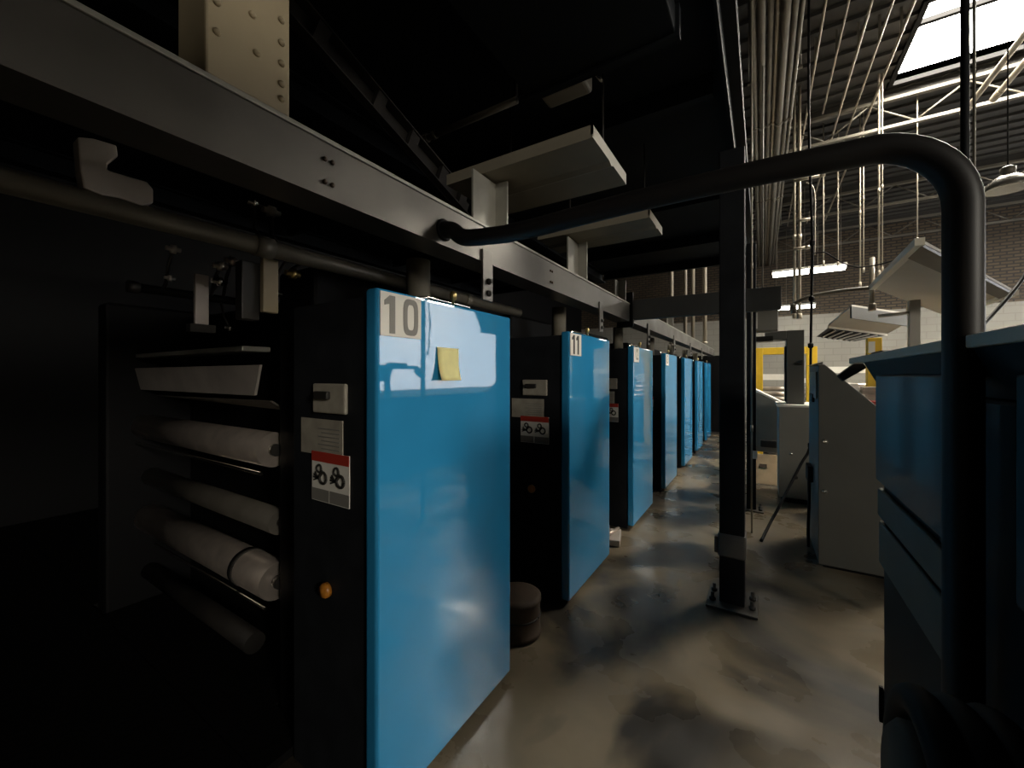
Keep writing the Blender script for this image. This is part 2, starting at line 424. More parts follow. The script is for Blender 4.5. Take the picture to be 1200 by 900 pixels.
# the curling note stuck on door 10
def sticky():
    mb = MB(); n = 8; y0, y1, z1, z0 = PY0+.290, PY0+.420, 1.662, 1.53
    vs = []; fs = []
    for i in range(n+1):
        v = i/n
        for j in range(5):
            s = j/4; off = .003 + .016*max(0, v-.45)**1.5*2.2 + .010*(1-s)*v
            vs.append((PX+off, y0+(y1-y0)*s, z1+(z0-z1)*v))
    for i in range(n):
        for j in range(4): fs.append((i*5+j, i*5+j+1, (i+1)*5+j+1, (i+1)*5+j))
    mb._add(vs, fs, True)
    o = mb.build('sticky_note', 'note')
    s = o.modifiers.new('thickness', 'SOLIDIFY'); s.thickness = .0012
    tag(o, 'yellow sticky note with curling edge on the nearest blue door', 'sticky note')
sticky()

# ------------------------------------------------------------------ girder over the doors
def girder(y0, y1, label, plates, brackets, bolts):
    t = thing('steel_girder', label, 'steel beam', (PX-.07, y0, 2.075), 'grey steel beams over the blue doors')
    X = PX
    mb = MB().box((X-.012, y0, 2.075), (X, y1, 2.235)).box((X-.14, y0, 2.223), (X-.012, y1, 2.235)).box((X-.14, y0, 2.075), (X-.012, y1, 2.087))
    mb.build('channel', 'girder', t)
    MB().box((X-.13, y0, 2.236), (X+.006, y1, 2.250)).build('top_flange', 'plate', t, bevel=.003)
    for (a, b, zt) in plates:
        MB().box((X-.085, a, 2.251), (X-.075, b, zt)).box((X-.085, b-.012, 2.251), (X-.005, b, zt)).build('support_plate', 'plate', t)
    for y in brackets:
        p = MB().box((X+.001, y-.04, 1.895), (X+.012, y+.04, 2.13)).build('hanging_bracket', 'girder', t, bevel=.003)
        for z in (1.93, 1.985): MB().lathe((X+.012, y, z), [(.015,0),(.015,.01),(.009,.011),(.009,.018),(.0,.018)], 6, 'X').build('bolt', 'ink', p)
    for y in bolts:
        for z in (2.118, 2.185):
            for dy in (-.012, .012): MB().lathe((X, y+dy, z), [(.007,0),(.007,.006),(.0,.007)], 6, 'X').build('bolt', 'rust', t)
    return t
girder(-1.6, 3.90, 'long grey steel beam running over the two nearest blue doors', [(1.52,1.72,2.535),(2.62,2.81,2.535),(3.70,3.80,2.45)], [1.52, 3.07], [.72, 2.2])
girder(4.06, 12.0, 'grey steel beam continuing beyond the black crossbeam over far doors', [(4.9,5.0,2.45),(6.1,6.2,2.45)], [4.64, 6.21, 7.78, 9.35], [])
# black crossbeam
t = thing('black_crossbeam', 'black crossbeam spanning the aisle just behind the near black post', 'crossbeam', (-.5, 3.98, 2.09))
MB().box((PX-.12, 3.94, 2.095), (.135, 4.02, 2.285)).build('bar', 'gunmetal', t, bevel=.004)
MB().box((PX-.13, 3.91, 2.02), (PX+.03, 3.938, 2.36)).build('end_plate', 'black', t, bevel=.004)
# column on the girder
t = thing('riveted_column', 'beige riveted column standing on the grey beam at upper left', 'column', (-1.19, .51, 2.25))
MB().box((-1.25, .412, 2.251), (PX-.002, .608, 3.0)).build('shaft', 'beige', t, bevel=.006)
for i, (dy, z) in enumerate([(.022, 2.36), (.022, 2.43), (.172, 2.33), (.172, 2.385), (.172, 2.44), (.172, 2.29), (.11, 2.37), (.022, 2.50), (.172, 2.50), (.10,2.46)]):
    MB().lathe((PX-.002, .412+dy, z), [(.009,0),(.008,.005),(.004,.009),(.0,.01)], 10, 'X').build('rivet', 'beige', t)

# ------------------------------------------------------------------ overhead platform and what hangs beneath it
DZ = 3.2
t = thing('overhead_platform', 'large dark steel platform roofing over the press units', 'platform', (-2.2, 2.0, DZ))
MB().box((-4.6, -3.0, DZ+.02), (-.10, 6.4, DZ+.14)).build('deck_plate', 'navy', t)
for (x0, x1) in ((-.22, -.10), (-2.3, -2.18), (-4.6, -4.48)):
    (MB() if x0 > -.3 else MB().box((x0, -3.0, DZ-.13), (x1, 6.4, DZ-.118))).box((x0+.05, -3.0, DZ-.118), (x0+.062, 6.4, DZ+.008)).box((x0, -3.0, DZ+.008), (x1, 6.4, DZ+.019)).build('edge_joist', 'navy', t)
for y in (-1.2, .1, 2.45, 3.95, 5.2, 6.3):
    MB().box((-4.47, y, DZ-.10), (-2.31, y+.05, DZ+.018)).box((-2.17, y, DZ-.10), (-.23, y+.05, DZ+.018)).build('cross_joist', 'navy', t)
MB().box((-4.3, -.2, DZ+.145), (-.9, 1.6, DZ+1.3)).build('plant_box', 'navy', t, bevel=.02)
t = thing('ventilation_duct', 'wide dark ventilation duct hung under the platform', 'duct', (-.65, .3, 2.95))
MB().box((-1.0, -1.0, 2.95), (-.30, 1.80, DZ-.135)).build('duct_box', 'navy', t, bevel=.006)
for y in (-.2, .8, 1.74): MB().box((-1.015, y, 2.935), (-.285, y+.04, DZ-.134)).build('duct_flange', 'navy', t)
for i, (a, b, lab) in enumerate(((1.60, 2.09, 'wide beige drip tray under the dark platform above the nearest blue door'), (2.60, 2.98, 'narrower beige drip tray under the platform above the second blue door'))):
    t = thing('drip_tray', lab, 'tray', (-1.0, (a+b)/2, 2.54), 'beige trays under the platform')
    MB().box((-1.40, a, 2.545), (-.60, b, 2.557)).box((-1.40, a, 2.557), (-.60, a+.010, 2.60)).box((-1.40, b-.010, 2.557), (-.60, b, 2.60)).box((-.61, a, 2.557), (-.60, b, 2.60)).build('pan', 'traybeige', t)
    MB().prism([(-1.40, (a+b)/2-.03, 2.545), (-1.40, (a+b)/2+.03, 2.545), (-1.40, (a+b)/2, 2.532)], (.80, 0, 0)).build('fold', 'traybeige', t)
    for x in (-.72, -1.3): MB().tube([(x, b-.02, 2.56), (x, b-.02, DZ+.018)], .006, 8).build('hanger', 'grease', t)
# slanting cable ladder
t = thing('cable_ladder', 'dark slanting cable ladder between beige column and drip tray', 'cable ladder', (-1.5, 1.3, 2.5))
def ladder():
    a0, b0 = at(338, 0, X=-1.55), at(552, 247, X=-1.55)
    d = (b0 - a0).normalized(); a0 = a0 - d*.22
    n = Vector((0, -d.z, d.y)) * -1
    w = .115
    for s in (-1, 1):
        MB().bar(a0 + n*s*w/2, b0 + n*s*w/2, .045, .008).build('rail', 'grease', t)
    L_ = (b0 - a0).length; k = .12
    for f in (.25, .47, .63, .80, .93):
        p = a0 + d*L_*f
        MB().bar(p - n*(w/2-.004) , p + n*(w/2-.004), .03, .055).build('rung', 'grease', t)
    MB().prism([a0+n*w/2+Vector((-.03,0,0)), b0+n*w/2+Vector((-.03,0,0)), b0-n*w/2+Vector((-.03,0,0)), a0-n*w/2+Vector((-.03,0,0))], (-.006,0,0)).build('back_plate', 'grease', t)
ladder()
# rod and block under the platform
t = thing('overhead_pipe', 'thin grey pipe with end coupling crossing under the dark platform', 'pipe', (-1.5, 1.9, 3.0))
MB().tube([(-1.80, 1.88, 3.06), (-1.14, 1.88, 3.06)], .019, 14).build('tube', 'duct', t)
MB().tube([(-1.88, 1.88, 3.06), (-1.80, 1.88, 3.06)], .027, 8).tube([(-1.76, 1.88, 3.06), (-1.73, 1.88, 3.06)], .025, 14).build('coupling', 'duct', t)
MB().box((-1.16, 1.87, 3.06), (-1.14, 1.89, DZ+.019)).build('clip', 'grease', t)
t = thing('junction_box', 'rounded beige box under the dark platform, right of thin pipe', 'junction box', (-.85, 1.93, 3.0))
MB().box((-.99, 1.86, 3.005), (-.74, 1.98, 3.125)).build('housing', 'traybeige', t, bevel=.02, segs=3)
MB().box((-.93, 1.88, 3.126), (-.80, 1.96, DZ+.019)).build('hanger', 'grease', t)
MB().tube([(-.739, 1.92, 3.06), (-.70, 1.92, 3.05), (-.675, 1.92, 3.01)], .009, 8).build('cable_gland', 'chrome', t)

# ------------------------------------------------------------------ pipework above the exposed rollers
PX2 = -1.50
t = thing('grey_pipe', 'dull grey pipe running along under the beam at far left', 'pipe', (PX2, .8, 2.0))
MB().tube([(PX2, -.4, 2.005), (PX2, 2.5, 2.005)], .031, 18).build('tube', 'duct', t)
for y in (.74, 1.9): MB().tube([(PX2, y-.03, 2.005), (PX2, y+.03, 2.005)], .037, 18).build('collar', 'duct', t)
t = thing('pipe_bracket', 'stepped pale bracket above the grey pipe at far left', 'bracket', (PX2, .36, 2.04))
pl = [at(x, y, X=-1.475) for x, y in ((91,160),(110,162),(137,170),(139,183),(127,192),(126,199),(152,207),(173,213),(180,222),(180,238),(166,241),(140,231),(120,229),(98,219),(94,200))]
MB().prism(pl, (-.05, 0, 0)).build('casting', 'guard', t, bevel=.004)
t = thing('pipe_hanger', 'short beige upright strap under the grey pipe above the rollers', 'hanger', (-1.6, .75, 1.8))
a, b = at(306, 302, X=-1.56), at(324, 368, X=-1.56)
MB().box((-1.57, a.y, b.z), (-1.545, b.y, a.z)).build('strap', 'beige', t, bevel=.003)
MB().box((-1.62, a.y-.06, b.z-.03), (-1.57, a.y, a.z-.02)).build('back_strap', 'grease', t, bevel=.003)
t = thing('small_strap', 'short dull upright strap left of the beige strap above rollers', 'hanger', (-1.9, .75, 1.8))
a, b = at(229, 335, X=-1.9), at(245, 381, X=-1.9)
MB().box((-1.92, a.y, b.z), (-1.9, b.y, a.z+.05)).build('strap', 'guard', t, bevel=.003)
MB().box((-1.93, a.y-.02, b.z-.03), (-1.89, b.y+.02, b.z)).build('foot', 'grease', t)
t = thing('manifold_pipe', 'thin black pipe carrying small fittings above the exposed rollers', 'pipe', (-1.93, .7, 1.85))
MB().tube([(-1.93, .50, 1.87), (-1.93, 1.30, 1.87), (-1.80, 1.34, 1.87)], .016, 12).build('tube', 'black', t)
MB().lathe((-1.93, .49, 1.87), [(.022,0),(.022,.03),(.016,.035)], 10, 'Y').build('end_cap', 'grease', t)
fit = [(258, 312, 'steel', 8, 'nut'), (272, 306, 'steel', 8, 'nut'), (257, 330, 'chrome', 8, 'valve'), (203, 292, 'guard', 7, 'valve'), (199, 326, 'guard', 5, 'nut'), (343, 321, 'brass', 9, 'valve'), (323, 344, 'chrome', 7, 'valve'), (298, 238, 'chrome', 8, 'valve'), (318, 248, 'dullsteel', 10, 'nut'), (269, 384, 'chrome', 5, 'nut')]
fl = ['pale round fitting above the trays, left of the pair', 'pale round fitting above the trays, right of the pair', 'small bright valve just below the pair of pale fittings',
      'faint pale valve leftmost in the dark above the rollers', 'faint small nut below the leftmost valve above the rollers', 'gold glinting valve beside the top of the nearest cabinet',
      'small chrome valve below the gold valve at the cabinet top', 'chrome glinting valve directly under the beam, above the pipe', 'dull nut beside the chrome valve under the beam', 'tiny chrome nut just above the light tray']
for (px, py, m, s, nm), lab in zip(fit, fl):
    p = at(px, py, X=-1.62 if px > 290 else -1.85); r = s * 1.35 / F * .8
    t = thing('pipe_fitting', lab, 'pipe fitting', p, 'small fittings above the exposed rollers')
    MB().lathe(p, [(r*.55,-r*1.4),(r*.55,-r*.5),(r,-r*.45),(r,r*.45),(r*.5,r*.5),(r*.5,r*1.4)], 8 if nm == 'nut' else 16, 'Y').build('body', m, t)
    if px > 290: MB().tube([p, (p.x, p.y, (p.z+2.005)/2), (PX2-.02, p.y, 2.005)], r*.35, 8).build('nipple', 'grease', t)
    else: MB().tube([p, p+Vector((-.05,0,(1.87-p.z)*.4)), (-1.93, p.y, 1.87)], r*.35, 8).build('nipple', 'grease', t)
# ------------------------------------------------------------------ arched pipe
def smooth(pts, n=8):
    pts = [Vector(p) for p in pts]; out = []
    for i in range(len(pts)-1):
        p0, p1, p2, p3 = pts[max(i-1,0)], pts[i], pts[i+1], pts[min(i+2, len(pts)-1)]
        for k in range(n):
            t = k/n
            out.append(0.5*((2*p1)+(p2-p0)*t+(2*p0-5*p1+4*p2-p3)*t*t+(3*p1-p0-3*p2+p3)*t**3))
    out.append(pts[-1]); return out
t = thing('arched_pipe', 'thick dark pipe arching over the aisle from beam down beside desk', 'pipe', (.365, 1.24, 0))
path = smooth([(PX+.002, 1.225, 2.135), (PX+.05, 1.225, 2.125), (-.98, 1.235, 2.088), (-.80, 1.24, 2.070)], 6) + smooth([(-.68,1.24,2.070),(-.3,1.24,2.083),(0,1.24,2.083),(.15,1.24,2.078)], 6)[0:]
for k in range(1, 11):
    a = R(90 - 9*k); path.append(Vector((.20+.165*math.cos(a), 1.24, 1.913+.165*math.sin(a))))
path += [Vector((.365, 1.24, 1.7)), Vector((.365, 1.24, 1.0)), Vector((.365, 1.24, .012))]
MB().tube(path, .032, 20).build('pipe', 'hose', t)
MB().torus((PX+.006, 1.225, 2.135), .036, .008, 'X', seg=24).build('grommet', 'rubber', t)
MB().lathe((.365, 1.24, 0), [(.075,0),(.075,.012),(.036,.013),(.036,.03)], 24).build('foot_flange', 'hose', t)

# ------------------------------------------------------------------ posts
def post(name, x, y, w, h, label, tape=None):
    t = thing(name, label, 'post', (x, y, 0), 'black steel posts in the aisle')
    MB().box((x-w/2, y-w/2, .016), (x+w/2, y+w/2, h)).build('shaft', 'post', t, bevel=.006)
    b = w*1.05
    p = MB().box((x-w*.5-.075, y-b, 0), (x+w*.5+.075, y+b, .015)).build('base_plate', 'girder', t, bevel=.003)
    for sx in (-1, 1):
        for sy in (-1, 1):
            MB().lathe((x+sx*(w/2+.042), y+sy*w*.45, .015), [(.02,0),(.02,.018),(.011,.019),(.011,.05),(.0,.05)], 6).build('anchor_bolt', 'grease', p)
    return t
p1 = post('support_post', -.172, 3.13, .150, DZ-.131, 'near black steel post in the aisle with grey tape band low down')
tz = at(858, 655, Y=3.05).z, at(858, 627, Y=3.05).z
MB().box((-.172-.083, 3.13-.083, tz[0]), (-.172+.083, 3.13+.083, tz[1])).build('tape_band', 'tape', p1, bevel=.012)
MB().box((-.172-.105, 3.05, tz[0]+.02), (-.172-.083, 3.10, tz[1]-.03)).build('tape_flap', 'tape', p1, bevel=.004)
p2 = post('support_post', -.105, 5.40, .095, DZ-.131, 'thinner black steel post behind the near one with white tag')
MB().box((-.11, 5.34, .60), (-.045, 5.3505, .69)).build('tag', 'paper', p2)

# ------------------------------------------------------------------ near desk at the right
NX = .40
t = thing('press_desk', 'dark blue control desk close at right behind the pipe leg', 'control desk', (.85, 1.5, 0))
MB().box((NX+.06, 0.70, 0), (1.25, 2.10, .09)).build('plinth', 'black', t)
MB().box((NX+.012, 0.70, .09), (1.3, 2.145, 1.50)).build('body', 'deskdark', t, bevel=.01)
MB().box((NX-.012, 1.36, 1.13), (NX+.011, 2.15, 1.555)).build('panel', 'deskblue', t, bevel=.01, segs=3)
MB().box((NX-.012, 0.72, 1.13), (NX+.011, 1.10, 1.555)).build('panel', 'deskblue', t, bevel=.01, segs=3)
MB().box((NX-.006, 1.30, .99), (NX+.011, 2.148, 1.10)).build('rail', 'deskgrey', t, bevel=.006)
MB().box((NX-.002, 1.30, .80), (NX+.011, 2.148, .97)).build('rail', 'deskgrey', t, bevel=.006)
MB().prism([(NX-.03, 0.70, 1.606), (NX+.02, 0.70, 1.502), (1.3, 0.70, 1.502), (1.3, 0.70, 1.606)], (0, 1.56, 0)).build('apron', 'deskdark', t)
MB().box((NX-.04, 0.70, 1.607), (1.36, 2.53, 1.634)).build('desk_top', 'cream', t, bevel=.003)
MB().prism([at(1008,421,Y=2.54), at(1016,431,Y=2.54), at(988,447,Y=2.54), at(982,440,Y=2.54)], (0, .05, 0)).build('flap', 'ink', t, bevel=.003)
MB().box((NX+.05, 2.262, 1.30), (NX+.08, 2.30, 1.604)).build('bracket', 'ink', t)
MB().prism([(NX+.0, 2.146, .16), (NX+.0, 2.146, .30), (NX+.012, 2.146, .30), (NX+.03, 2.146, .16)], (0, .012, 0)).build('toe_catch', 'black', t)
sl = thing('dark_slab', 'small dark slab lying on the far end of the desk top', 'slab', (NX+.05, 2.42, 1.635))
MB().box((NX+.03, 2.30, 1.636), (NX+.11, 2.48, 1.658), Matrix.Rotation(R(0), 3, 'Z')).build('slab', 'rubber', sl, bevel=.008)
t = thing('beam_shade_blocker', 'added unseen overhead trough shading the beam, above the near end of the desk', 'light blocker', (.6, -1.0, 2.2))  # added out of view to keep the rear window's light off the beam
MB().box((.48, -2.8, 2.20), (.495, .50, 2.58)).box((.495, -2.8, 2.20), (.80, .50, 2.212)).box((.80, -2.8, 2.20), (.815, .50, 2.58)).build('trough', 'duct', t)
for y in (-2.4, -1.2, 0.1):
    for x in (.487, .807): MB().tube([(x, y, 2.581), (x, y, ROOF-.05)], .007, 8).build('hanger', 'duct', t)
for k, r in ((.56, .03), (.64, .024), (.72, .034)): MB().tube([(k, -2.75, 2.213+r), (k, .46, 2.213+r)], r, 10).build('blocker_cable', 'rubber', t)
# dark reel low at right
rc = Vector((.285, .93, .79))
t = thing('hose_reel', 'black hose reel with dull brown hub in the bottom right corner', 'hose reel', (rc.x, rc.y, 0))
for k in range(3): MB().torus((rc.x-.045+.045*k, rc.y, rc.z), .185, .027, 'X').build('hose_coil', 'rubber', t)
MB().lathe(rc + Vector((-.085,0,0)), [(.0,0),(.135,.0),(.15,.015),(.15,.12),(.0,.125)], 36, 'X').build('hub', 'rust', t)
MB().tube([rc+Vector((.05,0,0)), (NX+.011, rc.y, rc.z)], .03, 16).build('axle', 'grease', t)

# ------------------------------------------------------------------ slanted grey console
t = thing('slanted_console', 'grey console with sloping top and bare side, right of the aisle', 'console', (.7, 4.4, 0))
CY0, CY1 = 4.05, 4.80
MB().prism([(.385, CY0, .03), (.385, CY0, 1.635), (.425, CY0, 1.64), (1.05, CY0, 1.00), (1.05, CY0, .03)], (0, CY1-CY0, 0)).build('housing', 'grey', t, bevel=.006)
MB().box((.42, CY0+.04, 0), (1.0, CY1-.04, .03)).build('plinth', 'black', t)
for (px, py) in ((967, 517), (966, 576)):
    p = at(px, py, Y=CY0)
    MB().torus((p.x, CY0-.002, p.z), .014, .005, 'Y', seg=20).lathe((p.x, CY0, p.z), [(.010,0),(.008,-.004),(.0,-.005)], 14, 'Y').build('quarter_turn_fastener', 'chrome', t)
MB().box((.372, 4.10, 1.36), (.384, 4.62, 1.58)).build('side_plate', 'palegrey', t, bevel=.002)
MB().box((.366, 4.30, 1.32), (.384, 4.55, 1.39)).build('side_grip', 'ink', t, bevel=.004)
MB().box((.345, 4.42, .60), (.384, 4.62, .74)).build('socket_box', 'rubber', t, bevel=.006)
MB().tube(smooth([(.36, 4.5, .60), (.36, 4.48, .42), (.352, 4.46, .2), (.352, 4.44, .02)], 5), .012, 8).build('lead', 'rubber', t)
MB().prism([(.352, CY0+.10, 1.637), (.425, CY0+.10, 1.665), (.425, CY0+.10, 1.641), (.385, CY0+.10, 1.637)], (0, .5, 0)).build('top_lip', 'grey', t)

# hanging black cable by the console
t = thing('black_cable', 'black cable hanging from the roof then slanting to the floor', 'cable', (0, 4.45, 0))
pa = [at(948, 150, Y=5.6), at(952, 285, Y=5.55), at(951, 350, Y=5.5), at(950, 430, Y=5.4), at(951, 500, Y=5.3), at(948, 527, Y=5.22), at(938, 545, Y=5.1), at(915, 590, Y=4.8)]
fl_ = at(892, 634, Z=.008)
MB().tube(smooth([(pa[0].x, pa[0].y, ROOF-.05)] + pa + [at(903, 612, Y=4.65), fl_], 6), .013, 10).build('lead', 'rubber', t)
for p in (pa[1], pa[2], at(950, 405, Y=5.42), at(950,522,Y=5.25)): MB().lathe(p - Vector((0,0,.03)), [(.013,0),(.026,.012),(.026,.05),(.013,.06)], 10).build('clip', 'rubber', t)

# ------------------------------------------------------------------ hoods
def parallelogram(A, B, C, D, sc):
    """four pixels of a flat plate -> its four points in space: opposite edges equal, scaled so that A is at depth sc"""
    a, b, c, d = (ray(*p) for p in (A, B, C, D))
    m = Matrix((( b.x, -c.x, d.x), (b.y, -c.y, d.y), (b.z, -c.z, d.z)))
    k = m.inverted() @ a
    O = Vector((0, 0, EYE))
    return [O + a*sc, O + b*sc*k[0], O + c*sc*k[1], O + d*sc*k[2]]
t = thing('light_hood', 'large tilted beige hood raised above the far side of the desk', 'light hood', (1.6, 4.5, 2.5), 'beige hoods over the consoles')
q = parallelogram((1022,337), (1078,283), (1189,343), (1108,370), 4.6)
HOOD1 = q
MB().quadbox(*q, .02).build('shell', 'hood', t)
n = (q[1]-q[0]).cross(q[3]-q[0]).normalized()
for s in (0, 1):
    a, b = (q[0], q[1]) if s == 0 else (q[3], q[2])
    MB().bar(a, b, .055, .055).build('edge_strip', 'hoodedge', t)
mB, mC = q[1]*.80+q[0]*.20, q[2]*.86+q[3]*.14
MB().quadbox(mB-n*.004, q[1]-n*.004, q[2]-n*.004, mC-n*.004, -.02)  .build('back_band', 'grease', t)
mid = (q[0]+q[3])/2
MB().tube([q[0]*.55+q[3]*.45, at(1063, 366, Y=(q[0].y+q[3].y)/2+.3)], .010, 8).build('stay', 'hoodedge', t)
HQ = [tuple(round(c,2) for c in v) for v in q]
t = thing('light_hood', 'small low beige hood with slatted underside left of the raised hood', 'light hood', (1.0, 6.0, 2.0), 'beige hoods over the consoles')
q = parallelogram((971,382), (998,359), (1078,371), (1040,391), 6.4)
HQ2 = [tuple(round(c,2) for c in v) for v in q]
MB().quadbox(*q, .025).build('shell', 'hood', t)
n = (q[1]-q[0]).cross(q[3]-q[0]).normalized()
MB().quadbox(q[0], q[3], q[3]+Vector((0,0,-.035)), q[0]+Vector((0,0,-.035)), .02).build('edge_strip', 'hoodedge', t)
MB().quadbox(q[1], q[2], q[2]+Vector((0,-.01,-.16)), q[1]+Vector((0,-.01,-.16)), .02).build('rear_lip', 'grey', t)
u = (q[3]-q[0]); v = (at(957,395,Y=q[0].y) - q[0]); v = Vector((v.x, v.y-.05, v.z))
MB().quadbox(q[0]-Vector((0,0,.036)), q[0]+u*.95-Vector((0,0,.036)), q[0]+u*.62+v, q[0]+v, .012).build('louvre_panel', 'grease', t)
for k in range(6):
    f = .08 + .14*k
    MB().bar(q[0]+u*(f+.03)-Vector((0,0,.045))+v*.05, q[0]+u*(f*.65+.02)+v*.95-Vector((0,0,.012)), .05, .02).build('louvre', 'hood', t)
# mast carrying the hoods
HM = at(1071, 400, Y=6.2)
t = thing('hood_mast', 'pale upright mast behind the desk carrying the hoods', 'mast', (HM.x, HM.y, 0))
MB().box((HM.x-.045, HM.y-.045, 0), (HM.x+.045, HM.y+.045, at(1071,352,Y=6.2).z)).build('upright', 'hood', t, bevel=.006)
MB().box((HM.x-.15, HM.y-.15, 0), (HM.x+.15, HM.y+.15, .012)).build('base_plate', 'hood', t)
MB().tube([(HM.x-.3, HM.y, at(1071,368,Y=6.2).z), (HM.x, HM.y, at(1071,366,Y=6.2).z)], .02, 10).build('arm', 'hood', t)
t = thing('boom_arm', 'thin grey boom reaching left from the raised hood', 'boom', tuple(at(985, 341, t=4.7)))
MB().tube(smooth([HOOD1[0]+Vector((-.02,0,0)), at(985,341,t=4.75), at(950,347,t=4.9), at(930,356,t=5.0)], 5), .022, 10).build('arm', 'duct', t)
MB().tube([at(930,356,t=5.0), at(930,356,t=5.0)+Vector((0,0,-.12))], .03, 10).build('arm_head', 'duct', t)
# brown hose right of the pipe leg
t = thing('slanting_hose', 'dark brown hose slanting up to the right edge behind the pipe leg', 'hose', (1.4, 3.6, 1.64))
MB().tube(smooth([at(1146, 386, t=2.3), at(1160, 372, t=2.35), at(1186, 343, t=2.4), at(1204, 318, t=2.45), at(1240, 262, t=2.5)], 5), .010, 10).build('tube', 'hose', t)
MB().tube([at(1146,386,t=2.3), at(1145,392,t=2.3)], .016, 10).build('fitting', 'rubber', t)

# ------------------------------------------------------------------ middle distance, right of the aisle
t = thing('grey_cabinet', 'pale grey floor cabinet behind the hanging cable', 'cabinet', (.36, 6.25, 0))
MB().box((.175, 5.92, .06), (.60, 6.6, 1.165)).build('body', 'palegrey', t, bevel=.006)
MB().box((.20, 5.95, 0), (.58, 6.58, .06)).build('plinth', 'black', t)
MB().box((.155, 5.90, 1.166), (.62, 6.62, 1.195)).build('top', 'paper', t, bevel=.004)
MB().lathe((.345, 5.92, .32), [(.022,0),(.022,-.012),(.0,-.014)], 16, 'Y').build('vent_plug', 'ink', t)
MB().lathe((.30, 5.92, .60), [(.014,0),(.014,-.012),(.0,-.014)], 16, 'Y').build('lock', 'chrome', t)
t = thing('control_pillar', 'tall grey control pillar with top arm on the pale cabinet', 'control pillar', (.35, 6.2, 1.2))
MB().box((.26, 6.05, 1.196), (.44, 6.40, 2.11)).build('pillar', 'grey', t, bevel=.006)
MB().box((.03, 6.05, 2.00), (.259, 6.40, 2.11)).build('arm', 'grey', t, bevel=.006)
MB().prism([(.36, 6.05, 1.70), (.42, 6.05, 1.74), (.42, 6.05, 1.68)], (0, -.05, 0)).build('catch', 'ink', t)
MB().box((.245, 6.10, 1.22), (.2595, 6.36, 1.92)).build('side_panel', 'ink', t)
t = thing('sloping_desk', 'low grey sloping desk seen just right of the black posts', 'desk', (.02, 7.3, 0))
MB().prism([(-.14, 7.0, .42), (-.14, 7.0, 1.33), (.30, 7.0, 1.10), (.30, 7.0, .42)], (0, .6, 0)).build('hopper', 'palegrey', t, bevel=.005)
MB().prism([(-.15, 6.98, 1.345), (-.15, 6.98, 1.375), (.30, 6.98, 1.135), (.30, 6.98, 1.108)], (0, .64, 0)).build('lid', 'paper', t)
for x in (-.12, .25):
    for y in (7.03, 7.54): MB().box((x, y, 0), (x+.04, y+.04, .42)).build('leg', 'grey', t)
MB().box((-.02, 6.94, .50), (.18, 6.999, .60)).build('latch_box', 'ink', t, bevel=.01)
t = thing('wooden_board', 'pale wooden board leaning low behind the second black post', 'board', (.05, 6.6, 0))
MB().prism([(-.14, 6.74, 0.0), (.18, 6.74, 0.0), (.18, 6.90, .40), (-.14, 6.90, .40)], (0, .025, 0)).build('board', 'wood', t, bevel=.003)
MB().box((-.03, 6.828, .22), (.06, 6.845, .27), Matrix.Rotation(R(-22), 3, 'X')).build('cleat', 'rust', t)
t = thing('grey_box', 'small grey box hung under the black crossbeam end', 'box', (.0, 5.1, 2.1))
c0, c1 = at(882, 364, Y=5.5), at(912, 387, Y=5.5)
MB().box((c0.x, 5.5, c1.z), (c1.x, 5.75, c0.z)).build('housing', 'palegrey', t, bevel=.01)
MB().box((c0.x+.03, 5.49, c1.z+.03), (c0.x+.05, 5.4995, c0.z-.03)).build('strip', 'paper', t)
MB().box((c0.x, 5.52, c1.z-.12), (c1.x-.05, 5.72, c1.z-.06)).build('tray', 'grease', t)
MB().tube([(c0.x+.1, 5.62, c0.z), (c0.x+.1, 5.62, ROOF)], .008, 8).build('hanger', 'duct', t)

def portal():
    t = thing('yellow_portal', 'yellow steel portal frame in the distance right of the posts', 'portal', (.35, 9.0, 0))
    a, b = at(884, 408, Y=9.0), at(958, 408, Y=9.0)
    MB().box((a.x, 9.0, 0), (a.x+.14, 9.12, a.z)).build('jamb', 'yellow', t, bevel=.006)
    MB().box((b.x-.16, 9.0, 0), (b.x, 9.12, a.z)).build('jamb', 'yellow', t, bevel=.006)
    MB().box((a.x+.141, 9.0, a.z-.13), (b.x-.161, 9.12, a.z)).build('lintel', 'yellow', t, bevel=.006)
portal()
t = thing('yellow_post', 'yellow steel post rising behind desk and grey console', 'post', (1.5, 7.0, 0))
a, b = at(1017, 396, Y=7.0), at(1034, 396, Y=7.0)
MB().box((a.x, 7.0, .015), (b.x, 7.0+(b.x-a.x), a.z)).build('shaft', 'yellow', t, bevel=.006)
MB().box((a.x-.1, 6.9, 0), (b.x+.1, 7.1+(b.x-a.x), .014)).build('base_plate', 'yellow', t)
MB().box((a.x+.005, 6.985, a.z-.20), (a.x+.07, 6.999, a.z-.05)).build('notice', 'paper', t)

